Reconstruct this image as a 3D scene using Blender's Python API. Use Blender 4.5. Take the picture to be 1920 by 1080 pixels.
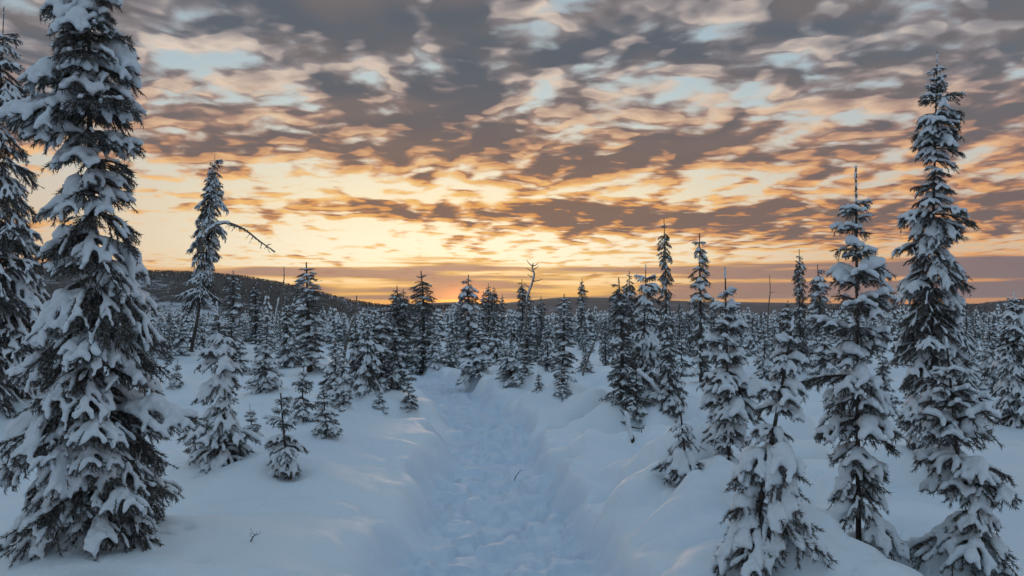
import bpy, math
import numpy as np

# ------------------------------------------------------------------ scene, camera, sky, sun
scene = bpy.context.scene
COL = scene.collection
for o in list(bpy.data.objects):
    bpy.data.objects.remove(o)
R = math.radians

F = 1507.0            # focal length in pixels of the 1920 px wide photograph
CAM_Z = 1.75
HOR = 575.0           # row of the horizon
PITCH = math.atan((HOR - 540.0) / F)
cam_d = bpy.data.cameras.new('camera')
cam_d.sensor_width = 36.0
cam_d.lens = 36.0 * F / 1920.0
cam_d.clip_start = 0.05
cam_d.clip_end = 30000
cam = bpy.data.objects.new('camera', cam_d)
COL.objects.link(cam)
cam.location = (0, 0, CAM_Z)
cam.rotation_euler = (R(90) + PITCH, 0, 0)
scene.camera = cam

SUN_AZ = -3.6         # degrees, right of +Y positive
SUN_EL = 3.2

scene.view_settings.view_transform = 'Standard'
scene.view_settings.look = 'None'
scene.view_settings.exposure = 0.0
scene.view_settings.gamma = 1.0
scene.view_settings.use_curve_mapping = False
scene.render.engine = 'CYCLES'
scene.cycles.use_denoising = True
scene.cycles.max_bounces = 6
scene.cycles.diffuse_bounces = 2
scene.cycles.glossy_bounces = 2
scene.cycles.sample_clamp_indirect = 6.0
scene.cycles.volume_bounces = 0
scene.cycles.use_adaptive_sampling = True
scene.cycles.adaptive_threshold = 0.02


class NT:
    """small helper for building node trees"""
    def __init__(self, tree):
        self.t = tree

    def n(self, kind, **kw):
        nd = self.t.nodes.new(kind)
        for k, v in kw.items():
            setattr(nd, k, v)
        return nd

    def set(self, sock, v):
        if isinstance(v, bpy.types.NodeSocket):
            self.t.links.new(v, sock)
        elif isinstance(v, (tuple, list)):
            v = tuple(v)
            if len(v) == 3 and sock.type == 'RGBA':
                v = v + (1.0,)
            sock.default_value = v
        else:
            sock.default_value = v

    def m(self, op, a, b=None, c=None, clamp=False):
        nd = self.n('ShaderNodeMath', operation=op, use_clamp=clamp)
        for i, v in enumerate((a, b, c)):
            if v is not None:
                self.set(nd.inputs[i], v)
        return nd.outputs[0]

    def mix(self, f, a, b, mode='MIX'):
        nd = self.n('ShaderNodeMix', data_type='RGBA', blend_type=mode)
        self.set(nd.inputs[0], f); self.set(nd.inputs[6], a); self.set(nd.inputs[7], b)
        return nd.outputs[2]

    def ss(self, x, lo, hi, a=0.0, b=1.0):
        nd = self.n('ShaderNodeMapRange', interpolation_type='SMOOTHSTEP')
        self.set(nd.inputs[0], x)
        for i, v in enumerate((lo, hi, a, b)):
            self.set(nd.inputs[i + 1], v)
        return nd.outputs[0]

    def ramp(self, x, stops, interp='LINEAR'):
        nd = self.n('ShaderNodeValToRGB')
        cr = nd.color_ramp
        cr.interpolation = interp
        while len(cr.elements) < len(stops):
            cr.elements.new(0.5)
        for e, (p, c) in zip(cr.elements, stops):
            e.position = p
            e.color = (c, c, c, 1) if isinstance(c, (int, float)) else tuple(c) + (1,)
        self.set(nd.inputs[0], x)
        return nd.outputs[0]

    def noise(self, vec, scale, detail=4, rough=0.5, lac=2.0, dist=0.0, dim='3D'):
        nd = self.n('ShaderNodeTexNoise', noise_dimensions=dim)
        if vec is not None:
            self.set(nd.inputs['Vector'], vec)
        nd.inputs['Scale'].default_value = scale
        nd.inputs['Detail'].default_value = detail
        nd.inputs['Roughness'].default_value = rough
        nd.inputs['Lacunarity'].default_value = lac
        nd.inputs['Distortion'].default_value = dist
        return nd.outputs['Fac']

    def xyz(self, x, y, z):
        nd = self.n('ShaderNodeCombineXYZ')
        for i, v in enumerate((x, y, z)):
            self.set(nd.inputs[i], v)
        return nd.outputs[0]


def srgb(r, g, b):
    f = lambda c: (c / 255 / 12.92) if c / 255 <= 0.04045 else ((c / 255 + 0.055) / 1.055) ** 2.4
    return (f(r), f(g), f(b))


def build_world():
    w = bpy.data.worlds.new('World')
    scene.world = w
    w.use_nodes = True
    t = w.node_tree
    t.nodes.clear()
    k = NT(t)
    sky = k.n('ShaderNodeTexSky', sky_type='NISHITA')
    sky.sun_disc = False
    sky.sun_elevation = R(SUN_EL)
    sky.sun_rotation = R(SUN_AZ)
    sky.altitude = 300
    sky.air_density = 1.0
    sky.dust_density = 1.2
    sky.ozone_density = 1.5
    tc = k.n('ShaderNodeTexCoord')
    sp = k.n('ShaderNodeSeparateXYZ')
    t.links.new(tc.outputs['Generated'], sp.inputs[0])
    x, y, z = sp.outputs
    DEG = 57.29578
    el = k.m('MULTIPLY', k.m('ARCSINE', z), DEG)               # elevation, degrees
    az = k.m('MULTIPLY', k.m('ARCTAN2', x, y), DEG)            # azimuth from +Y, degrees
    # clouds lie in a high sheet; directions are projected on it
    zz = k.m('ADD', k.m('MAXIMUM', z, 0.0), 0.10)
    u = k.m('DIVIDE', x, zz)
    v = k.m('DIVIDE', y, zz)
    wob = k.noise(k.xyz(u, v, 0.0), 2.2, 2, 0.5, dim='2D')
    wob2 = k.noise(k.xyz(k.m('ADD', u, 31.7), v, 0.0), 2.2, 2, 0.5, dim='2D')
    u1 = k.m('ADD', u, k.m('MULTIPLY', k.m('SUBTRACT', wob, 0.5), 0.13))
    v1 = k.m('ADD', v, k.m('MULTIPLY', k.m('SUBTRACT', wob2, 0.5), 0.16))

    def layer(du, dv, det):
        p = k.xyz(k.m('MULTIPLY', k.m('ADD', u1, du), 0.80), k.m('MULTIPLY', k.m('ADD', v1, dv), 0.80), 0.35)
        big = k.noise(p, 2.0, 1, 0.45, dim='2D')
        mid = k.noise(p, 7.6, det, 0.45, dim='2D')
        return k.m('ADD', k.m('MULTIPLY', big, 0.40), k.m('MULTIPLY', mid, 0.80))

    n0 = layer(0.0, 0.0, 5)
    n1 = layer(-0.015, 0.11, 2)
    # coverage by elevation: two profiles, blended over azimuth
    e01 = k.m('DIVIDE', el, 30.0, clamp=True)

    def prof(stops):
        return k.ramp(e01, [(p / 30.0, c) for p, c in stops], 'EASE')
    left = prof([(0.0, .30), (3.0, .30), (4.2, .28), (6.5, .33), (8.3, .42), (9.6, .58), (10.8, .66), (12.0, .68), (14.5, .66), (16.5, .66), (19.0, .72), (22.0, .72), (30.0, .66)])
    right = prof([(0.0, .30), (3.0, .36), (4.0, .48), (5.2, .64), (7.0, .66), (8.2, .57), (10.0, .66), (12.4, .64), (14.2, .60), (16.0, .68), (18.0, .75), (30.0, .66)])
    side = k.ss(az, -14.0, 16.0)
    cov = k.m('ADD', k.m('MULTIPLY', left, k.m('SUBTRACT', 1.0, side)), k.m('MULTIPLY', right, side))

    ae = k.xyz(az, el, 0.0)

    def blob(cov, a0, e0, ra, re, amp):
        ra, re = ra * 1.75, re * 1.75
        va = k.n('ShaderNodeVectorMath', operation='MULTIPLY_ADD')
        k.set(va.inputs[0], ae)
        va.inputs[1].default_value = (1 / ra, 1 / re, 0)
        va.inputs[2].default_value = (-a0 / ra, -e0 / re, 0)
        vd = k.n('ShaderNodeVectorMath', operation='DOT_PRODUCT')
        k.set(vd.inputs[0], va.outputs[0]); k.set(vd.inputs[1], va.outputs[0])
        f = k.m('SUBTRACT', 1.0, vd.outputs['Value'], clamp=True)
        return k.m('MULTIPLY_ADD', k.m('MULTIPLY', f, f), amp, cov)
    for b in [(-6.0, 6.7, 12, 0.7, .42),      # long bar of cloud
              (8.0, 5.6, 7, 0.75, .16),
              (20.0, 5.8, 9, 1.1, .10),
              (-20.0, 17.5, 4, 2.5, -.14),
              (6.0, 15.6, 6, 1.0, -.16),
              (16.0, 14.3, 4, .9, -.20),
              (11.0, 8.6, 6, .8, -.10),
              (-9.0, 14.3, 9, 1.2, .12),
              (8.0, 11.5, 9, 1.6, .08),
              (24.0, 15.5, 6, 1.2, .16),
              (24.0, 12.6, 6, .7, -.10),
              (-6.0, 19.5, 7, 1.6, .12),
              (8.0, 17.6, 5, .8, .12)]:
        cov = blob(cov, *b)
    cov = k.m('SUBTRACT', cov, k.m('MULTIPLY', k.ss(el, 24.0, 60.0), 0.16))
    bias = k.m('MULTIPLY', k.m('SUBTRACT', cov, 0.5), 0.70)
    d0 = k.m('ADD', k.m('SUBTRACT', n0, 0.59), bias)
    d1 = k.m('ADD', k.m('SUBTRACT', n1, 0.59), bias)
    edge = k.m('SUBTRACT', k.ss(d0, -0.05, 0.22), k.ss(d1, -0.05, 0.22))
    # nearness to the sun: 1 at the sun, 0 far away
    sv = (math.sin(R(SUN_AZ)) * math.cos(R(0.8)), math.cos(R(SUN_AZ)) * math.cos(R(0.8)), math.sin(R(0.8)))
    dot = k.n('ShaderNodeVectorMath', operation='DOT_PRODUCT')
    t.links.new(tc.outputs['Generated'], dot.inputs[0])
    dot.inputs[1].default_value = sv
    ang = k.m('MULTIPLY', k.m('ARCCOSINE', k.m('MINIMUM', dot.outputs['Value'], 1.0)), DEG)
    near = k.ss(ang, 38.0, 2.0)
    wide = k.ss(ang, 120.0, 10.0)
    low = k.ss(el, 17.5, 6.5)
    # clear air between the clouds: the sky model under a pale high veil
    nish = k.mix(1.0, sky.outputs[0], (SKY_GAIN, SKY_GAIN, SKY_GAIN), 'MULTIPLY')
    e90 = k.m('SQRT', k.m('DIVIDE', el, 90.0, clamp=True))
    st = lambda L: [((p / 90.0) ** .5, srgb(*c)) for p, c in L]
    veil_sun = k.ramp(e90, st([(0, (255, 164, 48)), (.9, (255, 192, 84)), (2.6, (255, 247, 216)), (4.5, (255, 248, 222)), (7, (255, 240, 204)), (10, (240, 234, 210)),
                               (14, (204, 218, 216)), (21, (172, 196, 206)), (40, (150, 184, 212)), (90, (140, 178, 214))]))
    veil_far = k.ramp(e90, st([(0, (240, 150, 70)), (1.2, (236, 168, 110)), (3, (226, 190, 156)), (6, (220, 200, 178)), (10, (205, 205, 198)),
                               (15, (180, 198, 206)), (21, (160, 184, 198)), (40, (150, 184, 212)), (90, (140, 178, 214))]))
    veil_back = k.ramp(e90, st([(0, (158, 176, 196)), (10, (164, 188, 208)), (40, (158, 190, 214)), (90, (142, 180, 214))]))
    veil = k.mix(k.ss(ang, 32.0, 7.0), veil_far, veil_sun)
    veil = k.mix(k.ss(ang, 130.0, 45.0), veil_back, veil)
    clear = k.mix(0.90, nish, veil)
    # lit cloud and its thick grey core
    thick_hi = k.mix(wide, srgb(120, 138, 154), srgb(88, 93, 102))
    thick_lo = k.mix(near, srgb(112, 97, 96), srgb(128, 100, 86))
    thick_hi = k.mix(k.m('MULTIPLY', k.ss(wob2, .40, .66), wide), thick_hi, srgb(114, 106, 106))
    thick = k.mix(low, thick_hi, thick_lo)
    half_hi = k.mix(wide, srgb(150, 172, 190), srgb(148, 138, 138))
    half_lo = k.mix(near, srgb(190, 130, 94), srgb(222, 146, 78))
    half = k.mix(low, half_hi, half_lo)
    thin_hi = k.mix(wide, srgb(176, 196, 210), srgb(230, 210, 192))
    thin_lo = k.mix(near, srgb(250, 190, 124), srgb(255, 204, 116))
    thin = k.mix(low, thin_hi, thin_lo)
    puff = k.noise(k.xyz(u1, k.m('MULTIPLY', v1, 0.74), 5.1), 9.5, 3, 0.5, dim='2D')
    tt = k.m('MULTIPLY', k.m('ADD', k.m('MULTIPLY_ADD', k.m('SUBTRACT', puff, 0.5), -0.10, k.m('MULTIPLY_ADD', d0, 0.65, k.m('MULTIPLY', d1, 0.35))), 0.118), 2.6, clamp=True)
    lit = k.m('MULTIPLY', k.ss(edge, -0.05, 0.55), wide)               # side of the cloud that faces the sun
    q = k.m('MULTIPLY', tt, k.m('MULTIPLY_ADD', lit, -0.50, 1.05))
    cloud = k.mix(k.ss(q, 0.10, 0.52), thin, half)
    cloud = k.mix(k.ss(q, 0.36, 0.86), cloud, thick)
    alpha = k.m('MULTIPLY', k.ss(k.m('MULTIPLY', k.m('ADD', d0, 0.118), 2.6), 0.06, 0.58), k.ss(el, 0.7, 1.6))
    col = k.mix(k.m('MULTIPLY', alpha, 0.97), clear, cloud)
    # flat sheet of stratus low over the horizon, with long gaps
    sn = k.noise(k.xyz(k.m('MULTIPLY', az, 0.075), k.m('MULTIPLY', el, 1.5), 2.0), 1.0, 3, 0.55, dim='2D')
    sb = k.ramp(k.m('DIVIDE', el, 6.0, clamp=True), [(0.0, .05), (.055, .20), (.11, .72), (.24, .66), (.30, .52), (.36, .64), (.43, .66), (.50, .46), (.58, .34), (.72, .24), (1.0, .1)], 'EASE')
    sd = k.m('ADD', k.m('SUBTRACT', sn, 0.5), k.m('MULTIPLY', k.m('SUBTRACT', sb, 0.5), 1.0))
    sd = k.m('ADD', sd, k.m('MULTIPLY', k.ss(az, 2.0, 20.0), k.m('MULTIPLY', k.ss(el, .55, .9), k.m('MULTIPLY', k.ss(el, 3.6, 2.6), .14))))
    S = k.ss(sd, -0.06, 0.10)
    scol = k.mix(near, srgb(126, 110, 115), srgb(182, 130, 104))
    scol = k.mix(k.ss(sd, .0, .2), k.mix(near, srgb(236, 160, 96), srgb(255, 194, 86)), scol)
    col = k.mix(k.m('MULTIPLY', S, k.m('MULTIPLY_ADD', near, -0.08, 0.94)), col, scol)
    # aureole where the sun is just going down
    gl = k.n('ShaderNodeVectorMath', operation='MULTIPLY_ADD')
    k.set(gl.inputs[0], ae)
    gl.inputs[1].default_value = (1 / 2.0, 1 / 0.9, 0); gl.inputs[2].default_value = (-SUN_AZ / 2.0, -0.35 / 0.9, 0)
    gd = k.n('ShaderNodeVectorMath', operation='DOT_PRODUCT')
    k.set(gd.inputs[0], gl.outputs[0]); k.set(gd.inputs[1], gl.outputs[0])
    col = k.mix(k.m('EXPONENT', k.m('MULTIPLY', gd.outputs['Value'], -1.0)), col, (1.6, 0.50, 0.06), 'ADD')
    # below the horizon: dim ground light
    col = k.mix(k.ss(el, 0.0, -1.5), col, srgb(110, 120, 140))
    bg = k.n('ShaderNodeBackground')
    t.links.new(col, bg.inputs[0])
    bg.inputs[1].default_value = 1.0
    out = k.n('ShaderNodeOutputWorld')
    t.links.new(bg.outputs[0], out.inputs[0])
    w.cycles.sampling_method = 'NONE'       # the sky is smooth enough without


SKY_GAIN = 0.10
build_world()

sun_d = bpy.data.lights.new('sun', 'SUN')
sun_d.energy = 0.7
sun_d.angle = R(8)
sun_d.color = (1.0, 0.62, 0.38)
sun = bpy.data.objects.new('sun', sun_d)
COL.objects.link(sun)
sun.rotation_euler = (R(90 - SUN_EL), 0, R(180 - SUN_AZ))


# ------------------------------------------------------------------ materials
def new_mat(name):
    m = bpy.data.materials.new(name)
    m.use_nodes = True
    t = m.node_tree
    t.nodes.clear()
    k = NT(t)
    b = k.n('ShaderNodeBsdfPrincipled')
    o = k.n('ShaderNodeOutputMaterial')
    t.links.new(b.outputs[0], o.inputs[0])
    return m, k, b


def bump(k, b, h, strength, dist):
    nd = k.n('ShaderNodeBump')
    nd.inputs['Strength'].default_value = strength
    nd.inputs['Distance'].default_value = dist
    k.set(nd.inputs['Height'], h)
    k.t.links.new(nd.outputs[0], b.inputs['Normal'])


def mat_snow_ground():
    m, k, b = new_mat('ground_snow')
    g = k.n('ShaderNodeNewGeometry').outputs['Position']
    n1 = k.noise(g, 0.6, 4, 0.5)
    col = k.mix(k.ss(n1, .35, .65), (0.80, 0.88, 0.95), (0.86, 0.92, 0.96))
    at_ = k.n('ShaderNodeAttribute', attribute_name='packed')      # trodden snow is denser and a little darker
    tread = k.noise(g, 7.0, 3, 0.55)
    col = k.mix(k.m('MULTIPLY', at_.outputs['Fac'], k.ss(tread, .25, .7, .5, 1.0)), col, (0.66, 0.77, 0.90))
    k.set(b.inputs['Base Color'], col)
    b.inputs['Roughness'].default_value = 0.55
    b.inputs['Specular IOR Level'].default_value = 0.25
    fine = k.noise(g, 22.0, 5, 0.6)
    mid = k.noise(g, 5.0, 3, 0.5)
    grain = k.noise(g, 160.0, 2, 0.6)
    h = k.m('ADD', k.m('ADD', k.m('MULTIPLY', fine, 0.6), k.m('MULTIPLY', mid, 0.8)), k.m('MULTIPLY', grain, 0.22))
    bump(k, b, h, 0.55, 0.022)
    return m


def mat_snow_tree():
    m, k, b = new_mat('branch_snow')
    g = k.n('ShaderNodeTexCoord').outputs['Object']
    n1 = k.noise(g, 14.0, 3, 0.5)
    k.set(b.inputs['Base Color'], k.mix(n1, (0.82, 0.88, 0.93), (0.88, 0.92, 0.95)))
    b.inputs['Roughness'].default_value = 0.6
    b.inputs['Specular IOR Level'].default_value = 0.2
    h = k.m('ADD', k.noise(g, 70.0, 5, 0.65), k.m('MULTIPLY', k.noise(g, 20.0, 2, 0.5), 0.8))
    bump(k, b, h, 0.7, 0.016)
    return m


def mat_needles():
    m, k, b = new_mat('spruce_needles')
    g = k.n('ShaderNodeNewGeometry')
    n1 = k.noise(g.outputs['Position'], 9.0, 3, 0.6)
    c = k.mix(k.ss(n1, .35, .65), (0.028, 0.028, 0.016), (0.076, 0.064, 0.036))
    rnd = k.n('ShaderNodeObjectInfo').outputs['Random']
    c = k.mix(k.m('MULTIPLY', rnd, 0.5), c, (0.058, 0.046, 0.030))
    fr = k.noise(g.outputs['Position'], 70.0, 2, 0.6)          # rime dusting the needles
    c = k.mix(k.m('MULTIPLY', k.ss(fr, .42, .66), 0.70), c, (0.46, 0.48, 0.50))
    k.set(b.inputs['Base Color'], c)
    b.inputs['Roughness'].default_value = 0.7
    b.inputs['Specular IOR Level'].default_value = 0.3
    return m


def mat_bark(name, a, c_):
    m, k, b = new_mat(name)
    g = k.n('ShaderNodeNewGeometry').outputs['Position']
    mp = k.n('ShaderNodeMapping')
    mp.inputs['Scale'].default_value = (1, 1, 0.35)
    k.t.links.new(g, mp.inputs[0])
    n1 = k.noise(mp.outputs[0], 40.0, 5, 0.65)
    k.set(b.inputs['Base Color'], k.mix(k.ss(n1, .35, .68), a, c_))
    b.inputs['Roughness'].default_value = 0.85
    bump(k, b, n1, 0.8, 0.01)
    return m


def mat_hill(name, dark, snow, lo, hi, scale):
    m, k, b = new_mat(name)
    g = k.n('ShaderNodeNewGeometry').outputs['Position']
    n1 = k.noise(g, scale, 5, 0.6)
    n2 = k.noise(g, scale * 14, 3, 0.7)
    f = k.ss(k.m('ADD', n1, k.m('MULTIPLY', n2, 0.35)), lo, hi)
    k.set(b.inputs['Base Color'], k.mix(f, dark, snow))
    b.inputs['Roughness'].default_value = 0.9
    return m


M_GROUND = mat_snow_ground()
M_SNOW = mat_snow_tree()
M_NEEDLE = mat_needles()
M_FAR = mat_bark('far_foliage', (0.018, 0.023, 0.024), (0.044, 0.050, 0.050))
M_BARK = mat_bark('spruce_bark', (0.035, 0.026, 0.020), (0.11, 0.085, 0.07))
M_DEAD = mat_bark('dead_wood', (0.10, 0.085, 0.07), (0.26, 0.22, 0.18))
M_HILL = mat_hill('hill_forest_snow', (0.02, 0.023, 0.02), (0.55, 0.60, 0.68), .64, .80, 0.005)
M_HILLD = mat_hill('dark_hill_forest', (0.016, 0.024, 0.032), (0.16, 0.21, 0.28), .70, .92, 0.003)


# ------------------------------------------------------------------ numpy noise and ground shape
def _hash(ix, iy, seed):
    n = (ix.astype(np.int64) * 374761393 + iy.astype(np.int64) * 668265263 + seed * 982451653) & 0x7fffffff
    n = ((n ^ (n >> 13)) * 1274126177) & 0x7fffffff
    n = ((n ^ (n >> 16)) * 1103515245 + 12345) & 0x7fffffff
    return ((n >> 8) & 0xffff) / 65535.0


def vnoise(x, y, seed=0):
    ix, iy = np.floor(x), np.floor(y)
    fx, fy = x - ix, y - iy
    fx = fx * fx * fx * (fx * (fx * 6 - 15) + 10)
    fy = fy * fy * fy * (fy * (fy * 6 - 15) + 10)
    a, b = _hash(ix, iy, seed), _hash(ix + 1, iy, seed)
    c, d = _hash(ix, iy + 1, seed), _hash(ix + 1, iy + 1, seed)
    return (a * (1 - fx) + b * fx) * (1 - fy) + (c * (1 - fx) + d * fx) * fy - 0.5


def fbm(x, y, seed=0, octv=4, gain=0.5):
    s, a = 0.0, 1.0
    for i in range(octv):
        s = s + a * vnoise(x * 2 ** i + 17.3 * i, y * 2 ** i - 9.1 * i, seed + i)
        a *= gain
    return s


def sstep(x, a, b):
    t = np.clip((x - a) / (b - a), 0, 1)
    return t * t * (3 - 2 * t)


# centre line of the trail: (y, x, half width)
TRAIL = np.array([(-40, 0.3, .62), (-5, 0.1, .55), (0, 0.04, .55), (3, 0.03, .54), (5.2, -0.01, .52), (8.1, -0.13, .42), (11.7, -0.36, .44),
                  (14.0, -0.76, .47), (16.0, -1.24, .50), (18.8, -2.1, .52), (21.0, -2.9, .54), (25.0, -4.2, .6), (32.0, -7.2, .6),
                  (45, -13, .6), (80, -30, .6)])

_rd = np.random.default_rng(5)
DOMES = []            # rounded pillows of snow (x, y, rx, ry, height, turn)
for y in np.cumsum(_rd.uniform(.38, .85, 34)) + 2.6:      # pillows overhanging the right edge of the trail
    e = np.interp(y, TRAIL[:, 0], TRAIL[:, 1]) + np.interp(y, TRAIL[:, 0], TRAIL[:, 2])
    DOMES.append((e + _rd.uniform(.22, .42), y, _rd.uniform(.34, .58), _rd.uniform(.22, .36), _rd.uniform(.15, .28), _rd.uniform(-.2, .6)))
for i in range(150):   # the right bank is full of them
    y = _rd.uniform(3.2, 19)
    e = np.interp(y, TRAIL[:, 0], TRAIL[:, 1]) + np.interp(y, TRAIL[:, 0], TRAIL[:, 2])
    x = e + 0.6 + abs(_rd.normal(0, 1.0)) * (0.4 + y * 0.08)
    s = _rd.uniform(.26, .55) * (0.75 + y * 0.02)
    DOMES.append((x, y, s * _rd.uniform(.95, 1.5), s * _rd.uniform(.5, .85), _rd.uniform(.20, .36), _rd.uniform(-.2, .7)))
for i in range(40):
    y = _rd.uniform(3.5, 20)
    e = np.interp(y, TRAIL[:, 0], TRAIL[:, 1]) - np.interp(y, TRAIL[:, 0], TRAIL[:, 2])
    x = e - 0.8 - abs(_rd.normal(0, 1.2)) * (0.6 + y * 0.12)
    s = _rd.uniform(.5, 1.2)
    DOMES.append((x, y, s * 1.4, s * .9, _rd.uniform(.12, .28), _rd.uniform(-.5, .5)))
for i in range(140):
    y = _rd.uniform(12, 45)
    x = _rd.uniform(-.75, .75) * y
    s = _rd.uniform(.5, 1.3)
    DOMES.append((x, y, s * 1.3, s * .9, _rd.uniform(.08, .25), _rd.uniform(-.6, .6)))
PITS = []             # dents where snow fell from boughs (x, y, radius, depth)
MOUNDS = []           # snow heaped round tree bases, filled while trees are placed (x, y, radius, height)


def ground(x, y, detail=True, want_packed=False):
    x = np.asarray(x, float); y = np.asarray(y, float)
    cx = np.interp(y, TRAIL[:, 0], TRAIL[:, 1]); hw = np.interp(y, TRAIL[:, 0], TRAIL[:, 2])
    slope = np.gradient(TRAIL[:, 1], TRAIL[:, 0])
    cs = 1 / np.sqrt(1 + np.interp(y, TRAIL[:, 0], slope) ** 2)
    s = (x - cx) * cs
    edge = s + 0.20 * fbm(x * 1.5, y * 1.5, 71, 3) + 0.07 * vnoise(x * 5, y * 5, 4)
    a = np.abs(edge)
    wall = np.where(edge > 0, sstep(a, hw, hw + .24), sstep(a, hw - 0.02, hw + .38))
    bank = np.where(edge > 0, .04, .15)
    z = bank + 0.16 * fbm(x * .35, y * .35, 11, 3) + 0.05 * fbm(x * 1.1, y * 1.1, 23, 2)
    far = sstep(np.hypot(x, y), 18, 45)
    z = z + far * 0.25 * fbm(x * .12, y * .12, 31, 2)
    dz = np.zeros_like(z)
    for (dx, dy, rx, ry, h, t) in DOMES:
        sel = (np.abs(x - dx) < rx * 1.6) & (np.abs(y - dy) < rx * 1.6)
        if not sel.any():
            continue
        px, py = x[sel] - dx, y[sel] - dy
        c, s_ = math.cos(t), math.sin(t)
        q = ((px * c + py * s_) / rx) ** 2 + ((-px * s_ + py * c) / ry) ** 2
        q = q * (1 + .35 * vnoise(x[sel] * 3, y[sel] * 3, 8))
        v = h * np.sqrt(np.clip(1 - q, 0, 1)) ** 0.8
        dz[sel] = np.maximum(dz[sel], v) + 0.25 * np.minimum(dz[sel], v)
    z = z + dz
    for (mx, my, mr, mh) in MOUNDS:
        sel = (np.abs(x - mx) < mr * 2.5) & (np.abs(y - my) < mr * 2.5)
        if sel.any():
            z[sel] += mh * np.exp(-((x[sel] - mx) ** 2 + (y[sel] - my) ** 2) / (mr * mr))
    if detail:
        for (mx, my, mr, mh) in PITS:
            sel = (np.abs(x - mx) < mr * 2) & (np.abs(y - my) < mr * 2)
            if sel.any():
                q = ((x[sel] - mx) ** 2 + (y[sel] - my) ** 2) / (mr * mr)
                z[sel] += mh * (1.6 * q - 1) * np.exp(-q * 1.3)
        ridge = np.exp(-((a - hw - .45) / .3) ** 2)
        z = z + ridge * 0.035 * fbm(x * 5, y * 2.2, 91, 3)
    tr = 0.015 * fbm(x * 2.0, y * 1.2, 3, 2)
    if detail:      # trampled snow: many shallow dints
        f1 = vnoise(x * 5.2, y * 4.0, 41); f2 = vnoise(x * 11, y * 8, 43)
        tr = tr + (-.050 * sstep(vnoise(x * 6.4 + .8 * f1, y * 4.4, 44), .02, .14) - .046 * sstep(vnoise(x * 8.6, y * 6.0 + .8 * f2, 45), .05, .16) - .022 * sstep(vnoise(x * 15, y * 11, 46), .1, .2) + .035 * f1 + .03 * f2 + .03)
    z = tr * (1 - wall) + z * wall
    if want_packed:
        return z, 1 - wall
    return z


def ray(px, py):
    """direction of a photograph pixel"""
    xc, zc = (px - 960.0) / F, (540.0 - py) / F
    c, s = math.cos(PITCH), math.sin(PITCH)
    return np.array([xc, c - s * zc, s + c * zc])


def at(px, py):
    """ground point under a photograph pixel"""
    d = ray(px, py)
    t = np.concatenate([np.arange(2.5, 30, .03), np.arange(30, 200, .3)])
    z = CAM_Z + d[2] * t - ground(d[0] * t, d[1] * t, False)
    i = np.argmax(z < 0) if (z < 0).any() else len(t) - 1
    return d[0] * t[i], d[1] * t[i]


# ------------------------------------------------------------------ mesh helpers
def mesh_from(name, verts, faces, mats, midx=None, smooth=True):
    """verts (n,3) array; faces (m,3|4) array or list"""
    me = bpy.data.meshes.new(name)
    verts = np.asarray(verts, np.float32)
    faces = np.asarray(faces, np.int32)
    n = faces.shape[1]
    me.vertices.add(len(verts)); me.vertices.foreach_set('co', verts.ravel())
    me.loops.add(faces.size); me.loops.foreach_set('vertex_index', faces.ravel())
    me.polygons.add(len(faces))
    me.polygons.foreach_set('loop_start', np.arange(0, faces.size, n, dtype=np.int32))
    for m in mats:
        me.materials.append(m)
    if midx is not None:
        me.polygons.foreach_set('material_index', np.asarray(midx, np.int32))
    me.polygons.foreach_set('use_smooth', np.full(len(faces), smooth, bool))
    me.update(calc_edges=True)
    me.validate()
    return me


def obj(name, me, parent=None, loc=(0, 0, 0)):
    o = bpy.data.objects.new(name, me)
    COL.objects.link(o)
    o.location = loc
    if parent is not None:
        o.parent = parent
    return o


def tag(o, label=None, cat=None, group=None, kind=None):
    if label: o['label'] = label
    if cat: o['category'] = cat
    if group: o['group'] = group
    if kind: o['kind'] = kind
    return o


def tube(pts, radii, sides=6, cap=True):
    pts = np.asarray(pts, float)
    n = len(pts)
    tan = np.gradient(pts, axis=0)
    tan /= np.linalg.norm(tan, axis=1)[:, None] + 1e-9
    ref = np.array([0, 0, 1.0]) if abs(tan[0, 2]) < .8 else np.array([1.0, 0, 0])
    a = np.cross(tan, ref); a /= np.linalg.norm(a, axis=1)[:, None] + 1e-9
    b = np.cross(tan, a)
    th = np.arange(sides) / sides * 2 * math.pi
    V = pts[:, None, :] + (a[:, None, :] * np.cos(th)[None, :, None] + b[:, None, :] * np.sin(th)[None, :, None]) * np.asarray(radii)[:, None, None]
    V = V.reshape(-1, 3)
    fs = []
    for i in range(n - 1):
        for j in range(sides):
            p, q = i * sides + j, i * sides + (j + 1) % sides
            fs.append((p, q, q + sides)); fs.append((p, q + sides, p + sides))
    if cap:
        V = np.vstack([V, pts[-1] + tan[-1] * radii[-1] * .5])
        for j in range(sides):
            fs.append(((n - 1) * sides + j, (n - 1) * sides + (j + 1) % sides, len(V) - 1))
    return V, np.array(fs, np.int32)


_phi = (1 + 5 ** .5) / 2
ICO_V = np.array([(-1, _phi, 0), (1, _phi, 0), (-1, -_phi, 0), (1, -_phi, 0), (0, -1, _phi), (0, 1, _phi), (0, -1, -_phi), (0, 1, -_phi),
                  (_phi, 0, -1), (_phi, 0, 1), (-_phi, 0, -1), (-_phi, 0, 1)], float)
ICO_V /= np.linalg.norm(ICO_V[0])
ICO_F = np.array([(0, 11, 5), (0, 5, 1), (0, 1, 7), (0, 7, 10), (0, 10, 11), (1, 5, 9), (5, 11, 4), (11, 10, 2), (10, 7, 6), (7, 1, 8),
                  (3, 9, 4), (3, 4, 2), (3, 2, 6), (3, 6, 8), (3, 8, 9), (4, 9, 5), (2, 4, 11), (6, 2, 10), (8, 6, 7), (9, 8, 1)], np.int32)


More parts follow.
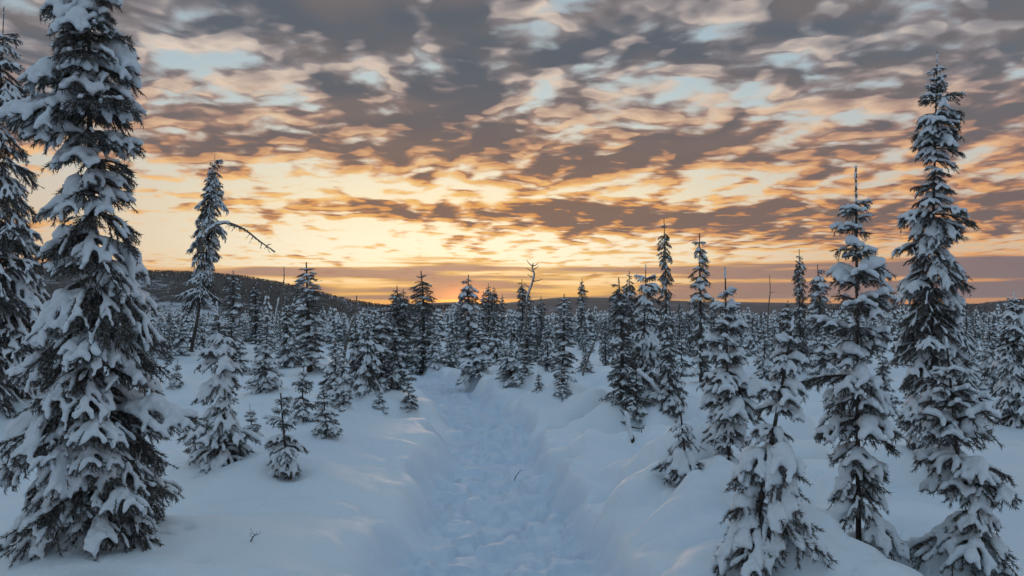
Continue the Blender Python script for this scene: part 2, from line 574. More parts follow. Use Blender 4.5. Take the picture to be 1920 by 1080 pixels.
def join(parts):
    V, Fs, off = [], [], 0
    for v, f in parts:
        V.append(v); Fs.append(np.asarray(f) + off); off += len(v)
    if not V:
        return np.zeros((0, 3)), np.zeros((0, 3), np.int32)
    return np.vstack(V), np.vstack(Fs)


_tmp = bpy.data.scenes.new('tmp')


def blob_mesh(spheres, voxel, smooth_it=3, squash=1.0):
    """merge overlapping spheres (n,4) into one skin; returns verts, tris"""
    S = np.asarray(spheres)
    V = (ICO_V[None] * S[:, 3][:, None, None] * np.array([1, 1, squash]) * 1.08 + S[:, None, :3]).reshape(-1, 3)
    Fs = (ICO_F[None] + 12 * np.arange(len(S))[:, None, None]).reshape(-1, 3)
    me = mesh_from('tmp', V, Fs, [])
    o = bpy.data.objects.new('tmp', me)
    _tmp.collection.objects.link(o)
    md = o.modifiers.new('r', 'REMESH'); md.mode = 'VOXEL'; md.voxel_size = voxel
    ms = o.modifiers.new('s', 'SMOOTH'); ms.iterations = smooth_it; ms.factor = 0.5
    _tmp.view_layers[0].update()
    dg = _tmp.view_layers[0].depsgraph
    ev = o.evaluated_get(dg)
    m2 = ev.to_mesh()
    m2.calc_loop_triangles()
    v = np.zeros(len(m2.vertices) * 3, np.float32); m2.vertices.foreach_get('co', v)
    f = np.zeros(len(m2.loop_triangles) * 3, np.int32); m2.loop_triangles.foreach_get('vertices', f)
    ev.to_mesh_clear()
    bpy.data.objects.remove(o); bpy.data.meshes.remove(me)
    v = v.reshape(-1, 3).astype(float)
    if voxel < .02:       # crumbly surface
        a = v * 95.0
        for q in range(2):
            v = v + .0017 / (q + 1) * np.stack([np.sin(a[:, 1] * 1.3 + 2 * np.sin(a[:, 2])), np.sin(a[:, 2] * 1.1 + 2 * np.sin(a[:, 0])), np.sin(a[:, 0] * 1.2 + 2 * np.sin(a[:, 1]))], 1)
            a = a * 2.1 + 1.7
    return v, f.reshape(-1, 3)


# ------------------------------------------------------------------ branch library
def needles_along(rng, P, per_m, nlen, nwid, dens_end=1.0):
    """small pointed faces round a twig; P polyline (n,3)"""
    seg = np.linalg.norm(np.diff(P, axis=0), axis=1)
    L = seg.sum()
    n = max(3, int(L * per_m))
    c = np.concatenate([[0], np.cumsum(seg)])
    s = rng.uniform(0.02, 1.0, n) * L
    base = np.stack([np.interp(s, c, P[:, i]) for i in range(3)], 1)
    i = np.clip(np.searchsorted(c, s) - 1, 0, len(seg) - 1)
    t = (np.diff(P, axis=0) / (seg[:, None] + 1e-9))[i]
    r = rng.normal(size=(n, 3)); r -= (r * t).sum(1)[:, None] * t
    r /= np.linalg.norm(r, axis=1)[:, None] + 1e-9
    d = t * 0.75 + r * 0.66
    side = np.cross(d, rng.normal(size=(n, 3))); side /= np.linalg.norm(side, axis=1)[:, None] + 1e-9
    l = nlen * rng.uniform(.7, 1.25, n)[:, None]
    a = base + side * nwid * .5; b = base - side * nwid * .5; e = base + d * l
    V = np.stack([a, b, e], 1).reshape(-1, 3)
    return V, np.arange(len(V)).reshape(-1, 3)


def make_branch(seed, L, pitch, droop, snow, lod):
    """one spruce bough along +X. returns (wood/needle verts, tris, material ids), (snow verts, tris)"""
    rng = np.random.default_rng(seed)
    n = 12
    s = np.linspace(0, 1, n)
    ang = R(pitch) - R(droop) * s ** 1.3 + R(14) * np.clip((s - .75) * 4, 0, 1)
    yawv = np.cumsum(rng.normal(0, .05, n))
    st = np.stack([np.cos(ang) * np.cos(yawv), np.cos(ang) * np.sin(yawv), np.sin(ang)], 1) * (L / (n - 1))
    ax = np.vstack([[0, 0, 0], np.cumsum(st[1:], axis=0)])
    twigs = []     # (polyline, carries snow)
    ds = 0.046 / L
    pos, sd = 0.16, 1
    while pos < 0.97:
        i = pos * (n - 1); p0 = np.array([np.interp(i, np.arange(n), ax[:, q]) for q in range(3)])
        j = min(int(i), n - 2); t = ax[j + 1] - ax[j]; t /= np.linalg.norm(t)
        tl = min((0.52 * L * (1 - pos) ** .75 + 0.055) * rng.uniform(.75, 1.15), 0.27)
        a = sd * R(rng.uniform(38, 62))
        ca, sa = math.cos(a), math.sin(a)
        d = np.array([t[0] * ca - t[1] * sa, t[0] * sa + t[1] * ca, t[2]])
        d[2] -= rng.uniform(.05, .35)
        poly = [p0]
        for q in range(4):
            d = d / np.linalg.norm(d)
            poly.append(poly[-1] + d * tl / 4)
            d = d + np.array([0.10 * t[0], 0.10 * t[1], -rng.uniform(.05, .28)])
        twigs.append((np.array(poly), rng.random() < snow['cover'], 1.0))
        if tl > .13:
            for q in (2, 3):
                for ss in (-1, 1):
                    if rng.random() < .6:
                        b0 = poly[q]; dd = poly[q] - poly[q - 1]; dd = dd / np.linalg.norm(dd)
                        a2 = ss * R(50); c2, s2 = math.cos(a2), math.sin(a2)
                        dd = np.array([dd[0] * c2 - dd[1] * s2, dd[0] * s2 + dd[1] * c2, dd[2] - .25])
                        l2 = tl * rng.uniform(.28, .42)
                        twigs.append((np.array([b0, b0 + dd * l2 * .5, b0 + dd * l2 + np.array([0, 0, -.012])]), rng.random() < snow['cover'] * .8, .85))
        pos += ds * rng.uniform(.7, 1.2)
        sd = -sd
    for q in range(int(L / 0.020)):       # bare twiglets hanging under the bough
        pos = rng.uniform(.08, .95); i = pos * (n - 1)
        p0 = np.array([np.interp(i, np.arange(n), ax[:, w]) for w in range(3)])
        p0 = p0 + np.array([0, rng.normal(0, .06 * L), 0])
        d = np.array([rng.uniform(.2, .9), rng.normal(0, .5), -rng.uniform(.35, .9)]); d /= np.linalg.norm(d)
        l = rng.uniform(.045, .12) * (0.7 + .6 * L)
        twigs.append((np.array([p0, p0 + d * l * .55, p0 + d * l + np.array([0.006, 0, -.008])]), False, 1))
    per, nl, nw = {0: (430, .026, .0046), 1: (112, .033, .013)}[lod]
    parts, mid = [], []
    v, f = tube(ax, np.linspace(.0055 + .009 * L, .0022, n), 4 if lod == 0 else 3); parts.append((v, f)); mid += [0] * len(f)
    v, f = needles_along(rng, ax[2:], per, nl, nw); parts.append((v, f)); mid += [1] * len(f)
    for P, sn, k_ in twigs:
        v, f = needles_along(rng, P, per, nl, nw); parts.append((v, f)); mid += [1] * len(f)
        if lod == 0:
            v, f = tube(P, np.linspace(.0035, .0018, len(P)), 3, False); parts.append((v, f)); mid += [0] * len(f)
    bv, bf = join(parts)
    # snow lying on the bough
    sp = []
    r0 = snow['r']
    k = snow['k']

    def along(P, ra, rb, rc, lift, gap=.55):
        seg = np.linalg.norm(np.diff(P, axis=0), axis=1); c = np.concatenate([[0], np.cumsum(seg)])
        t = 0.0
        ph = rng.uniform(0, 6)
        while t < c[-1]:
            w = t / c[-1]
            r = (ra * (1 - w) ** 2 + 2 * rb * w * (1 - w) + rc * w * w) * (1 + .22 * math.sin(t * 42 + ph)) * rng.uniform(.88, 1.12)
            p = [np.interp(t, c, P[:, q]) for q in range(3)]
            sp.append((p[0], p[1], p[2] + lift * r + .004, r))
            t += max(r * gap, .004)
    along(ax[1:] if snow['cover'] > .4 else ax[5:10], r0 * .7, r0 * 1.35 * k, r0 * .95, .75)
    if k > 1.25:        # a thick cushion towards the middle of the bough
        along(ax[3:10] + np.array([0, rng.normal(0, .02), r0 * .5]), r0 * .8, r0 * 2.1 * k, r0 * .9, .55)
    for P, sn, kk in twigs:
        if sn:
            along(P, r0 * .75 * kk, r0 * 1.05 * kk, r0 * .78 * kk, .85)
    sv, sf = blob_mesh(sp, {0: .0100, 1: .027}[lod] if r0 > .017 else {0: .0085, 1: .023}[lod], 3 if lod == 0 else 1)
    return (bv, bf, np.array(mid, np.int32)), (sv, sf)


SIZES = (0.17, 0.30, 0.50)
PITCHES = {'up': (24, 22), 'flat': (2, 34), 'droop': (-22, 38)}
SNOWS = {'heavy': dict(cover=.86, r=.0180, k=1.15), 'pillow': dict(cover=.95, r=.0215, k=1.5), 'light': dict(cover=.6, r=.0135, k=.9), 'bare': dict(cover=.16, r=.0115, k=.8)}
LIB = {}


def lib(size, pitch, snow, var, lod):
    key = (size, pitch, snow, var, lod)
    if key not in LIB:
        p = PITCHES[pitch]
        br, sn = make_branch(abs(hash((size, len(pitch), len(snow), var))) % 99991 + 7, SIZES[size], p[0], p[1], SNOWS[snow], lod)
        e = {'b': br, 's': sn}
        if lod == 0:
            e['bm'] = mesh_from('branch', br[0], br[1], [M_BARK, M_NEEDLE], br[2], False)
            e['sm'] = mesh_from('branch_snow', sn[0], sn[1], [M_SNOW])
        LIB[key] = e
    return LIB[key]


# ------------------------------------------------------------------ trees
def boughs(rng, H, prof, zb, step, per, snow, style):
    """list of boughs (height, yaw, length, pitch class, snow class). prof: (fraction, left radius, right radius)"""
    prof = np.array(prof, float)
    out = []
    z = zb
    while z < H - .05:
        f = z / H
        rl, rr = np.interp(f, prof[:, 0], prof[:, 1]), np.interp(f, prof[:, 0], prof[:, 2])
        n = max(3, int(round(per * (0.75 + .5 * min(1, (rl + rr))) + rng.uniform(-.6, .6))))
        y0 = rng.uniform(0, 6.283)
        wf = rng.uniform(.70, 1.14)
        lop, lopa = rng.uniform(0, .22), rng.uniform(0, 6.283)
        for i in range(n):
            if rng.random() < .10:
                continue
            yaw = y0 + i / n * 6.283 + rng.normal(0, .22)
            c = math.cos(yaw)
            rad = rl + (rr - rl) * (c + 1) / 2
            rad *= wf * (1 + lop * math.cos(yaw - lopa)) * rng.uniform(.74, 1.08) * (1.16 if rng.random() < .10 else 1)
            rad = max(rad, .035)
            if style == 'spire':
                pc = 'up' if f > .95 else ('flat' if rng.random() < .25 else 'droop')
            elif style == 'open':
                pc = 'up' if f > .55 else ('flat' if f > .3 or rng.random() < .4 else 'droop')
            else:
                pc = 'up' if f > .9 else ('flat' if (f > .62 or rng.random() < .35) else 'droop')
            sn = rng.choice(list(snow.keys()), p=list(snow.values()))
            out.append((z + rng.normal(0, step * .22), yaw, rad, pc, sn))
        z += step * rng.uniform(.7, 1.3) * ((1.0 if f < .8 else .72) if style != 'open' else (1.0 if f < .5 else 1.12))
    return out


def reach(pc):
    """horizontal reach of a bough of unit length"""
    return {'up': .96, 'flat': .93, 'droop': .80}[pc]


def size_for(l):
    i = int(np.argmin([abs(math.log(l / s)) for s in SIZES]))
    return i, float(np.clip(l / SIZES[i], .45, 1.7))


def trunk_mesh(name, path, r0, r1, bark, sides=8):
    path = np.asarray(path, float)
    t = np.linspace(0, 1, 18)
    k = np.linspace(0, 1, len(path))
    P = np.stack([np.interp(t, k, path[:, i]) for i in range(3)], 1)
    v, f = tube(P, r0 + (r1 - r0) * t ** .85, sides)
    return mesh_from(name, v, f, [bark])


def leader_snow(rng, P, r):
    sp = []
    for i in range(len(P) - 1):
        for q in np.linspace(0, 1, 5):
            p = P[i] * (1 - q) + P[i + 1] * q
            sp.append((*(p + np.array([rng.normal(0, .25), rng.normal(0, .25), 0]) * r), r * rng.uniform(.6, 1.25)))
    return blob_mesh(sp, max(r * .42, .008), 2)


def trunk_at(path, z):
    path = np.asarray(path, float)
    return np.array([np.interp(z, path[:, 2], path[:, 0]), np.interp(z, path[:, 2], path[:, 1]), z])


def hero_tree(seed, name, label, bx, by, top, prof_px, zb=0.0, step=.125, per=5.6, snow=None, style='dense', path_px=None, leader=.22, group=None, mound=(.55, .10), lean=None, cat='tree', trunk_r=None):
    """a tree whose boughs are separate parts. pixel outline: base (bx,by), top (x,y), prof_px rows (y, left x, right x)"""
    rng = np.random.default_rng(seed)
    X, Y = at(bx, by)
    if mound:
        MOUNDS.append((X, Y, mound[0], mound[1] + .05))
        MOUNDS.append((X, Y, .16, -.10))
        for q in range(16):
            a_, d_ = rng.uniform(0, 6.28), rng.uniform(.35, 1.25)
            PITS.append((X + math.cos(a_) * d_, Y + math.sin(a_) * d_, rng.uniform(.04, .12), rng.uniform(.015, .045)))
    Z = float(ground(np.array([X]), np.array([Y]), False)[0])
    sc = Y / F
    by0 = 540 - (math.tan(math.atan((Z - CAM_Z) / Y) - PITCH)) * F      # row of the base after the mound
    H = (by0 - top[1]) * sc
    pts = [(bx, by0)] + (path_px or []) + [tuple(top)]
    path = [((p[0] - bx) * sc, 0.0, (by0 - p[1]) * sc) for p in pts]
    pts_x = lambda yy: np.interp(-yy, [-p[1] for p in pts], [p[0] for p in pts])
    prof = sorted([((by0 - yy) / (by0 - top[1]), max(.03, (pts_x(yy) - xl) * sc), max(.03, (xr - pts_x(yy)) * sc)) for yy, xl, xr in prof_px])
    root = bpy.data.objects.new(name, None)
    COL.objects.link(root)
    root.location = (X, Y, Z)
    root.empty_display_size = .2
    tag(root, label, cat, group)
    below = [(path[0][0], 0, -.35)] + path
    obj('trunk', trunk_mesh('trunk', below, trunk_r or (.015 + .0075 * H), .005, M_BARK), root)
    snow = snow or {'heavy': .72, 'pillow': .28}
    for z, yaw, rad, pc, sn in boughs(rng, H - leader, prof, zb * H + .06, step, per, snow, style):
        l = rad / reach(pc)
        si, s = size_for(l)
        e = lib(si, pc, sn, int(rng.integers(3)), 0)
        p = trunk_at(path, min(z, H))
        b = obj('branch', e['bm'], root, p)
        b.rotation_euler = (rng.normal(0, .10), rng.normal(0, .10), yaw)
        b.scale = (s, s * rng.choice((-1, 1)) * 1.0, s) if False else (s, s, s)
        obj('branch_snow', e['sm'], b)
    # needled, snow-capped leading shoot
    P = np.array([trunk_at(path, H - leader + q * leader) for q in np.linspace(0, 1, 5)])
    v, f = needles_along(rng, P, 900, .017, .004)
    obj('leader', mesh_from('leader', v, f, [M_NEEDLE], None, False), root)
    v, f = leader_snow(rng, P + np.array([-.002, -.004, .0]), .0088)
    obj('leader_snow', mesh_from('leader_snow', v, f, [M_SNOW]), root)
    return root, path, (X, Y, Z), sc


# prototypes of the middle-distance trees
def tree_arrays(seed, H, prof, zb, step, per, snow, style, lod=1, bend=0.0):
    rng = np.random.default_rng(seed)
    path = np.array([(bend * math.sin(q * 3), 0.3 * bend * q, q * H) for q in np.linspace(0, 1, 6)])
    B, BM, S, off, so = [], [], [], 0, 0
    for z, yaw, rad, pc, sn in boughs(rng, H - .12, prof, zb * H + .05, step, per, snow, style):
        si, s = size_for(rad / reach(pc))
        e = lib(si, pc, sn, int(rng.integers(2)), lod)
        c, sn_ = math.cos(yaw), math.sin(yaw)
        Rm = np.array([[c, -sn_, 0], [sn_, c, 0], [0, 0, 1]]) * s
        p = trunk_at(path, min(z, H))
        B.append((e['b'][0] @ Rm.T + p, e['b'][1])); BM.append(e['b'][2])
        S.append((e['s'][0] @ Rm.T + p, e['s'][1]))
    P = np.array([trunk_at(path, q) for q in np.linspace(H - .16, H, 4)])
    v, f = needles_along(rng, P, 220, .03, .010); B.append((v, f)); BM.append(np.ones(len(f), np.int32))
    pw = np.vstack([[0, 0, -.4], path])
    t = np.linspace(0, 1, 8); kk = np.linspace(0, 1, len(pw))
    T = tube(np.stack([np.interp(t, kk, pw[:, i]) for i in range(3)], 1), (.02 + .010 * H) * (1 - t * .85), 6)
    return T, join(B), np.concatenate(BM), join(S)


class Proto:
    def __init__(self, *a, **k):
        T, B, bm, S = tree_arrays(*a, **k)
        self.H = a[1]
        self.t = mesh_from('trunk', T[0], T[1], [M_BARK])
        self.b = mesh_from('crown', B[0], B[1], [M_BARK, M_NEEDLE], bm, False)
        self.s = mesh_from('crown_snow', S[0], S[1], [M_SNOW])

    def place(self, name, label, X, Y, Z, H, width, yaw, group=None, tilt=0.0):
        root = bpy.data.objects.new(name, None)
        COL.objects.link(root)
        root.location = (X, Y, Z); root.empty_display_size = .2
        s = H / self.H
        root.scale = (s * width, s * width, s)
        root.rotation_euler = (0, tilt, yaw)
        tag(root, label, 'tree', group)
        for nm, me in (('trunk', self.t), ('crown', self.b), ('crown_snow', self.s)):
            c = obj(nm, me, root)
            if nm == 'crown_snow':
                c['kind'] = 'stuff'
        return root


# ------------------------------------------------------------------ foreground trees, each bough a part
HEAVY = {'heavy': .66, 'pillow': .26, 'bare': .08}
MIXED = {'heavy': .46, 'pillow': .08, 'light': .24, 'bare': .22}
LIGHT = {'heavy': .16, 'light': .50, 'bare': .34}

hero_tree(101, 'spruce_tree', 'biggest broad snow-laden spruce on the smooth bank, boughs sweeping to the snow', 185, 1062, (150, -170),
          [(-120, 115, 185), (-20, 75, 220), (60, 50, 240), (130, 32, 265), (210, 28, 275), (250, 80, 232), (320, 62, 244), (400, 65, 265), (480, 65, 296),
           (540, 60, 300), (620, 45, 312), (700, 35, 300), (790, 28, 315), (860, 40, 340), (940, 15, 362), (1010, -10, 372), (1060, 0, 340)],
          zb=.01, step=.105, per=6.2, snow={'heavy': .44, 'pillow': .18, 'light': .12, 'bare': .26}, path_px=[(180, 700), (160, 300)], mound=(.8, .12), trunk_r=.06)
hero_tree(102, 'spruce_tree', 'dark tall spruce with light snow standing behind the biggest broad spruce', -22, 775, (-4, 10),
          [(30, -20, 22), (120, -40, 40), (250, -60, 62), (400, -80, 90), (520, -100, 100), (640, -110, 108), (760, -100, 100)],
          zb=.06, step=.14, per=5.6, snow={'heavy': .2, 'light': .4, 'bare': .4}, style='spire', mound=(.8, .12))
r_bare, bare_path, bare_loc, bare_sc = hero_tree(
    103, 'spruce_tree', 'spruce with bare lower trunk, narrow columnar top and one long dead curved limb', 357, 668, (400, 288),
    [(300, 388, 415), (340, 368, 422), (380, 360, 424), (430, 356, 412), (470, 352, 405), (510, 352, 405), (540, 330, 412), (556, 300, 408)],
    zb=.285, step=.15, per=6.0, snow={'heavy': .25, 'light': .45, 'bare': .30}, style='spire', path_px=[(372, 585), (383, 500)], mound=(1.0, .12), trunk_r=.085)
hero_tree(104, 'spruce_tree', 'bushy young spruce with thick snow-tipped leader on a snow hump beside the biggest broad spruce', 425, 893, (405, 566),
          [(585, 395, 415), (625, 375, 440), (680, 352, 462), (710, 372, 440), (760, 352, 450), (800, 350, 465), (850, 355, 480), (890, 365, 492)],
          zb=.02, step=.098, per=6.0, snow={'heavy': .62, 'pillow': .30, 'light': .08}, mound=(.7, .10), leader=.12)
hero_tree(105, 'spruce_tree', 'small open spruce with tiered arms and one long bough drooping towards the trail', 545, 908, (524, 726),
          [(745, 512, 538), (785, 495, 556), (830, 492, 560), (865, 500, 575), (890, 498, 596), (908, 500, 604)],
          zb=.02, step=.085, per=4.8, snow={'heavy': .7, 'light': .2, 'bare': .1}, style='open', mound=(.5, .08), leader=.05, path_px=[(532, 820)])
hero_tree(106, 'spruce_tree', 'tallest tapering spruce of the mounded bank, dense and dark with snow cushions', 1742, 868, (1767, 95),
          [(110, 1760, 1775), (150, 1742, 1790), (185, 1730, 1806), (240, 1712, 1800), (265, 1740, 1795), (330, 1740, 1796), (370, 1684, 1808), (430, 1698, 1824), (490, 1696, 1812),
           (560, 1690, 1822), (620, 1678, 1826), (700, 1680, 1822), (780, 1680, 1815), (850, 1688, 1780)],
          zb=.02, step=.105, per=6.2, snow={'heavy': .42, 'pillow': .12, 'light': .16, 'bare': .30}, path_px=[(1752, 500)], mound=(.6, .05), leader=.12)
hero_tree(107, 'spruce_tree', 'tiered spruce with long bare snow-dusted leader and wide cushioned arms on the mounded bank', 1610, 1028, (1612, 315),
          [(372, 1570, 1640), (400, 1584, 1654), (440, 1578, 1644), (480, 1558, 1668), (540, 1542, 1674), (575, 1536, 1678), (640, 1548, 1660), (700, 1530, 1672), (770, 1534, 1680),
           (830, 1552, 1662), (880, 1544, 1686), (940, 1534, 1694), (985, 1546, 1676)],
          zb=.07, step=.105, per=5.8, snow={'heavy': .48, 'pillow': .38, 'bare': .14}, style='open', mound=(.6, .06), leader=.20)
hero_tree(108, 'spruce_tree', 'crooked gappy spruce bent under snow clumps, in front of the tallest tapering spruce', 1850, 1090, (1780, 636),
          [(665, 1750, 1808), (700, 1738, 1822), (745, 1740, 1850), (800, 1735, 1868), (850, 1732, 1882), (905, 1742, 1872), (960, 1735, 1868), (1010, 1728, 1885), (1050, 1790, 1908), (1085, 1800, 1900)],
          zb=.02, step=.088, per=5.6, snow=HEAVY, style='open', path_px=[(1835, 985), (1800, 870)], mound=(.5, .04), leader=.06)
hero_tree(109, 'spruce_tree', 'leaning snow-smothered spruce with forked white tip beside the trail bank', 1400, 1085, (1492, 596),
          [(630, 1470, 1520), (680, 1440, 1530), (740, 1420, 1525), (800, 1410, 1510), (850, 1372, 1520), (900, 1385, 1528), (960, 1350, 1525), (1020, 1330, 1515), (1070, 1320, 1490)],
          zb=.02, step=.088, per=6.0, snow={'heavy': .48, 'pillow': .42, 'bare': .10}, path_px=[(1430, 930), (1462, 760)], mound=(.6, .08), leader=.07)
hero_tree(110, 'spruce_tree', 'slender spruce with stacked flat whorls at its top, between leaning log and forked-tip spruce', 1368, 898, (1362, 503),
          [(530, 1342, 1378), (562, 1330, 1400), (595, 1345, 1395), (645, 1322, 1408), (700, 1318, 1420), (760, 1318, 1418), (820, 1320, 1412), (890, 1330, 1405)],
          zb=.02, step=.095, per=6.0, snow=HEAVY, style='open', mound=(.6, .06), leader=.08)
hero_tree(111, 'spruce_tree', 'dense frosted spruce rising behind and beyond the crooked gappy spruce', 1902, 806, (1904, 546),
          [(570, 1888, 1922), (620, 1870, 1936), (680, 1862, 1946), (750, 1862, 1950), (800, 1866, 1950)],
          zb=.02, step=.115, per=6.0, snow=MIXED, mound=(.6, .06), leader=.10)
hero_tree(112, 'spruce_sapling', 'knee-high spruce sapling on the trail-side snow in front of the slender spruce', 1288, 908, (1276, 762),
          [(785, 1266, 1292), (820, 1258, 1310), (860, 1245, 1322), (900, 1240, 1334)],
          zb=.02, step=.075, per=5.2, snow=HEAVY, mound=(.5, .10), leader=.04)
hero_tree(113, 'spruce_tree', 'dense spruce standing in the thicket with the leaning log, heavy snow on its shoulders', 1205, 772, (1212, 497),
          [(520, 1195, 1232), (560, 1188, 1240), (600, 1172, 1248), (660, 1160, 1255), (720, 1160, 1258), (765, 1165, 1250)],
          zb=.02, step=.13, per=6.2, snow=MIXED, mound=(.8, .06), leader=.06)

# the dead limb of the bare-trunk spruce: rises, arches over and hangs out to the right
def px_path(pts, sc, base):
    return np.array([((x - base[0]) * sc, dy, (base[1] - y) * sc) for x, y, dy in pts])
def bez(P, n):
    P = np.asarray(P, float); k = np.arange(len(P)); t = np.linspace(0, len(P) - 1, n)
    out = []
    for q in t:      # Catmull-Rom
        i = min(int(q), len(P) - 2); u = q - i
        p0, p1, p2, p3 = P[max(i - 1, 0)], P[i], P[i + 1], P[min(i + 2, len(P) - 1)]
        out.append(.5 * ((2 * p1) + (-p0 + p2) * u + (2 * p0 - 5 * p1 + 4 * p2 - p3) * u * u + (-p0 + 3 * p1 - 3 * p2 + p3) * u ** 3))
    return np.array(out)
rb = np.random.default_rng(3)
limb = bez(px_path([(380, 495, -.05), (384, 466, -.38), (400, 442, -.42), (422, 429, -.36), (440, 431, -.25), (462, 442, -.1), (485, 460, -.1), (515, 481, -.1)], bare_sc, (357, 672)), 26)
v, f = tube(limb, np.linspace(.075, .016, 26), 6)
dead_limb = obj('dead_limb', mesh_from('dead_limb', v, f, [M_DEAD]), r_bare)
tw = []
for i in range(52):
    q = rb.uniform(.52, .99); p = limb[int(q * 25)]
    d = np.array([rb.normal(.25, .45), rb.normal(0, .4), -rb.uniform(.3, 1.1)]) * rb.uniform(.09, .26)
    if rb.random() < .2: d[2] = abs(d[2]) * .5
    tw.append(needles_along(rb, np.array([p, p + d * .5, p + d]), 70, .04, .014))
    tw.append(tube(np.array([p, p + d * .5, p + d]), [.010, .007, .004], 3, False))
v, f = join(tw)
obj('twigs', mesh_from('twigs', v, f, [M_NEEDLE], None, False), dead_limb)
v, f = leader_snow(rb, limb[2:14] + np.array([0, -.02, .03]), .045)
obj('limb_snow', mesh_from('limb_snow', v, f, [M_SNOW]), dead_limb)

# ------------------------------------------------------------------ middle-distance trees
def cone(w, top=.12, pw=.8):
    return [(f, w * (top * .3 + (1 - f) ** pw), w * (top * .3 + (1 - f) ** pw)) for f in np.linspace(0, 1, 9)]
def column(w):
    return [(0, w * 1.2, w * 1.2), (.2, w * 1.1, w * 1.1), (.45, w * .85, w * .85), (.75, w * .95, w * .9), (.92, w * .72, w * .72), (1, w * .25, w * .25)]
PROTO = {}
def proto(kind, i):
    key = (kind, i)
    if key not in PROTO:
        sd = 500 + 37 * i + len(kind) * 11
        if kind == 'cone':
            PROTO[key] = Proto(sd, 2.6, cone(.55 + .05 * i), .02, .17, 6.6, [{'heavy': .6, 'pillow': .1, 'light': .2, 'bare': .1}, HEAVY, {'heavy': .65, 'light': .25, 'bare': .1}, HEAVY][i % 4], 'dense', bend=.04 * (i - 1))
        elif kind == 'spire':
            PROTO[key] = Proto(sd, 3.6, column(.24 + .03 * i), [.03, .10, .04][i % 3], .15, 5.6, [LIGHT, MIXED, MIXED][i % 3], 'spire', bend=.05 * (i - 1))
        elif kind == 'young':
            PROTO[key] = Proto(sd, 1.2, cone(.36 + .04 * i, .2, .7), .02, .12, 5.5, HEAVY, 'open', bend=.03)
        elif kind == 'dark':
            PROTO[key] = Proto(sd, 3.4, column(.20 + .03 * i), .02, .14, 6.4, {'heavy': .15, 'light': .60, 'bare': .25}, 'spire', bend=.03)
    return PROTO[key]

PW = {'cone': (1.1, 2.6), 'spire': (.52, 3.6), 'young': (.76, 1.2), 'dark': (.46, 3.4)}
placed = []
def mid(kind, i, tx, ty, bx, by, w, label, group=None, name=None):
    p = proto(kind, i)
    X, Y = at(bx, by)
    r = w * Y / F
    if Y < 24: MOUNDS.append((X, Y, max(.3, r * .8), .06))
    Z = float(ground(np.array([X]), np.array([Y]), False)[0])
    sc = Y / F
    by0 = 540 - (math.tan(math.atan((Z - CAM_Z) / Y) - PITCH)) * F
    H = (by0 - ty) * sc
    base_w = PW[kind][0] + .1 * i if kind == 'cone' else PW[kind][0] + .06 * i
    wid = (r / base_w) / (H / PW[kind][1])
    wid = float(np.clip(wid * 1.06, .5, 2.1))
    tilt = math.atan2((tx - bx), (by0 - ty))
    o = p.place(name or ('spruce_sapling' if kind == 'young' else 'spruce_tree'), label, X, Y, Z - .03, H, wid, 0.0, group)
    yaw = (i * 1.7 + bx * .37) % 6.283
    from mathutils import Matrix
    o.rotation_euler = (Matrix.Rotation(tilt, 3, 'Y') @ Matrix.Rotation(yaw, 3, 'Z')).to_euler()
    placed.append((X, Y, r))
    return o

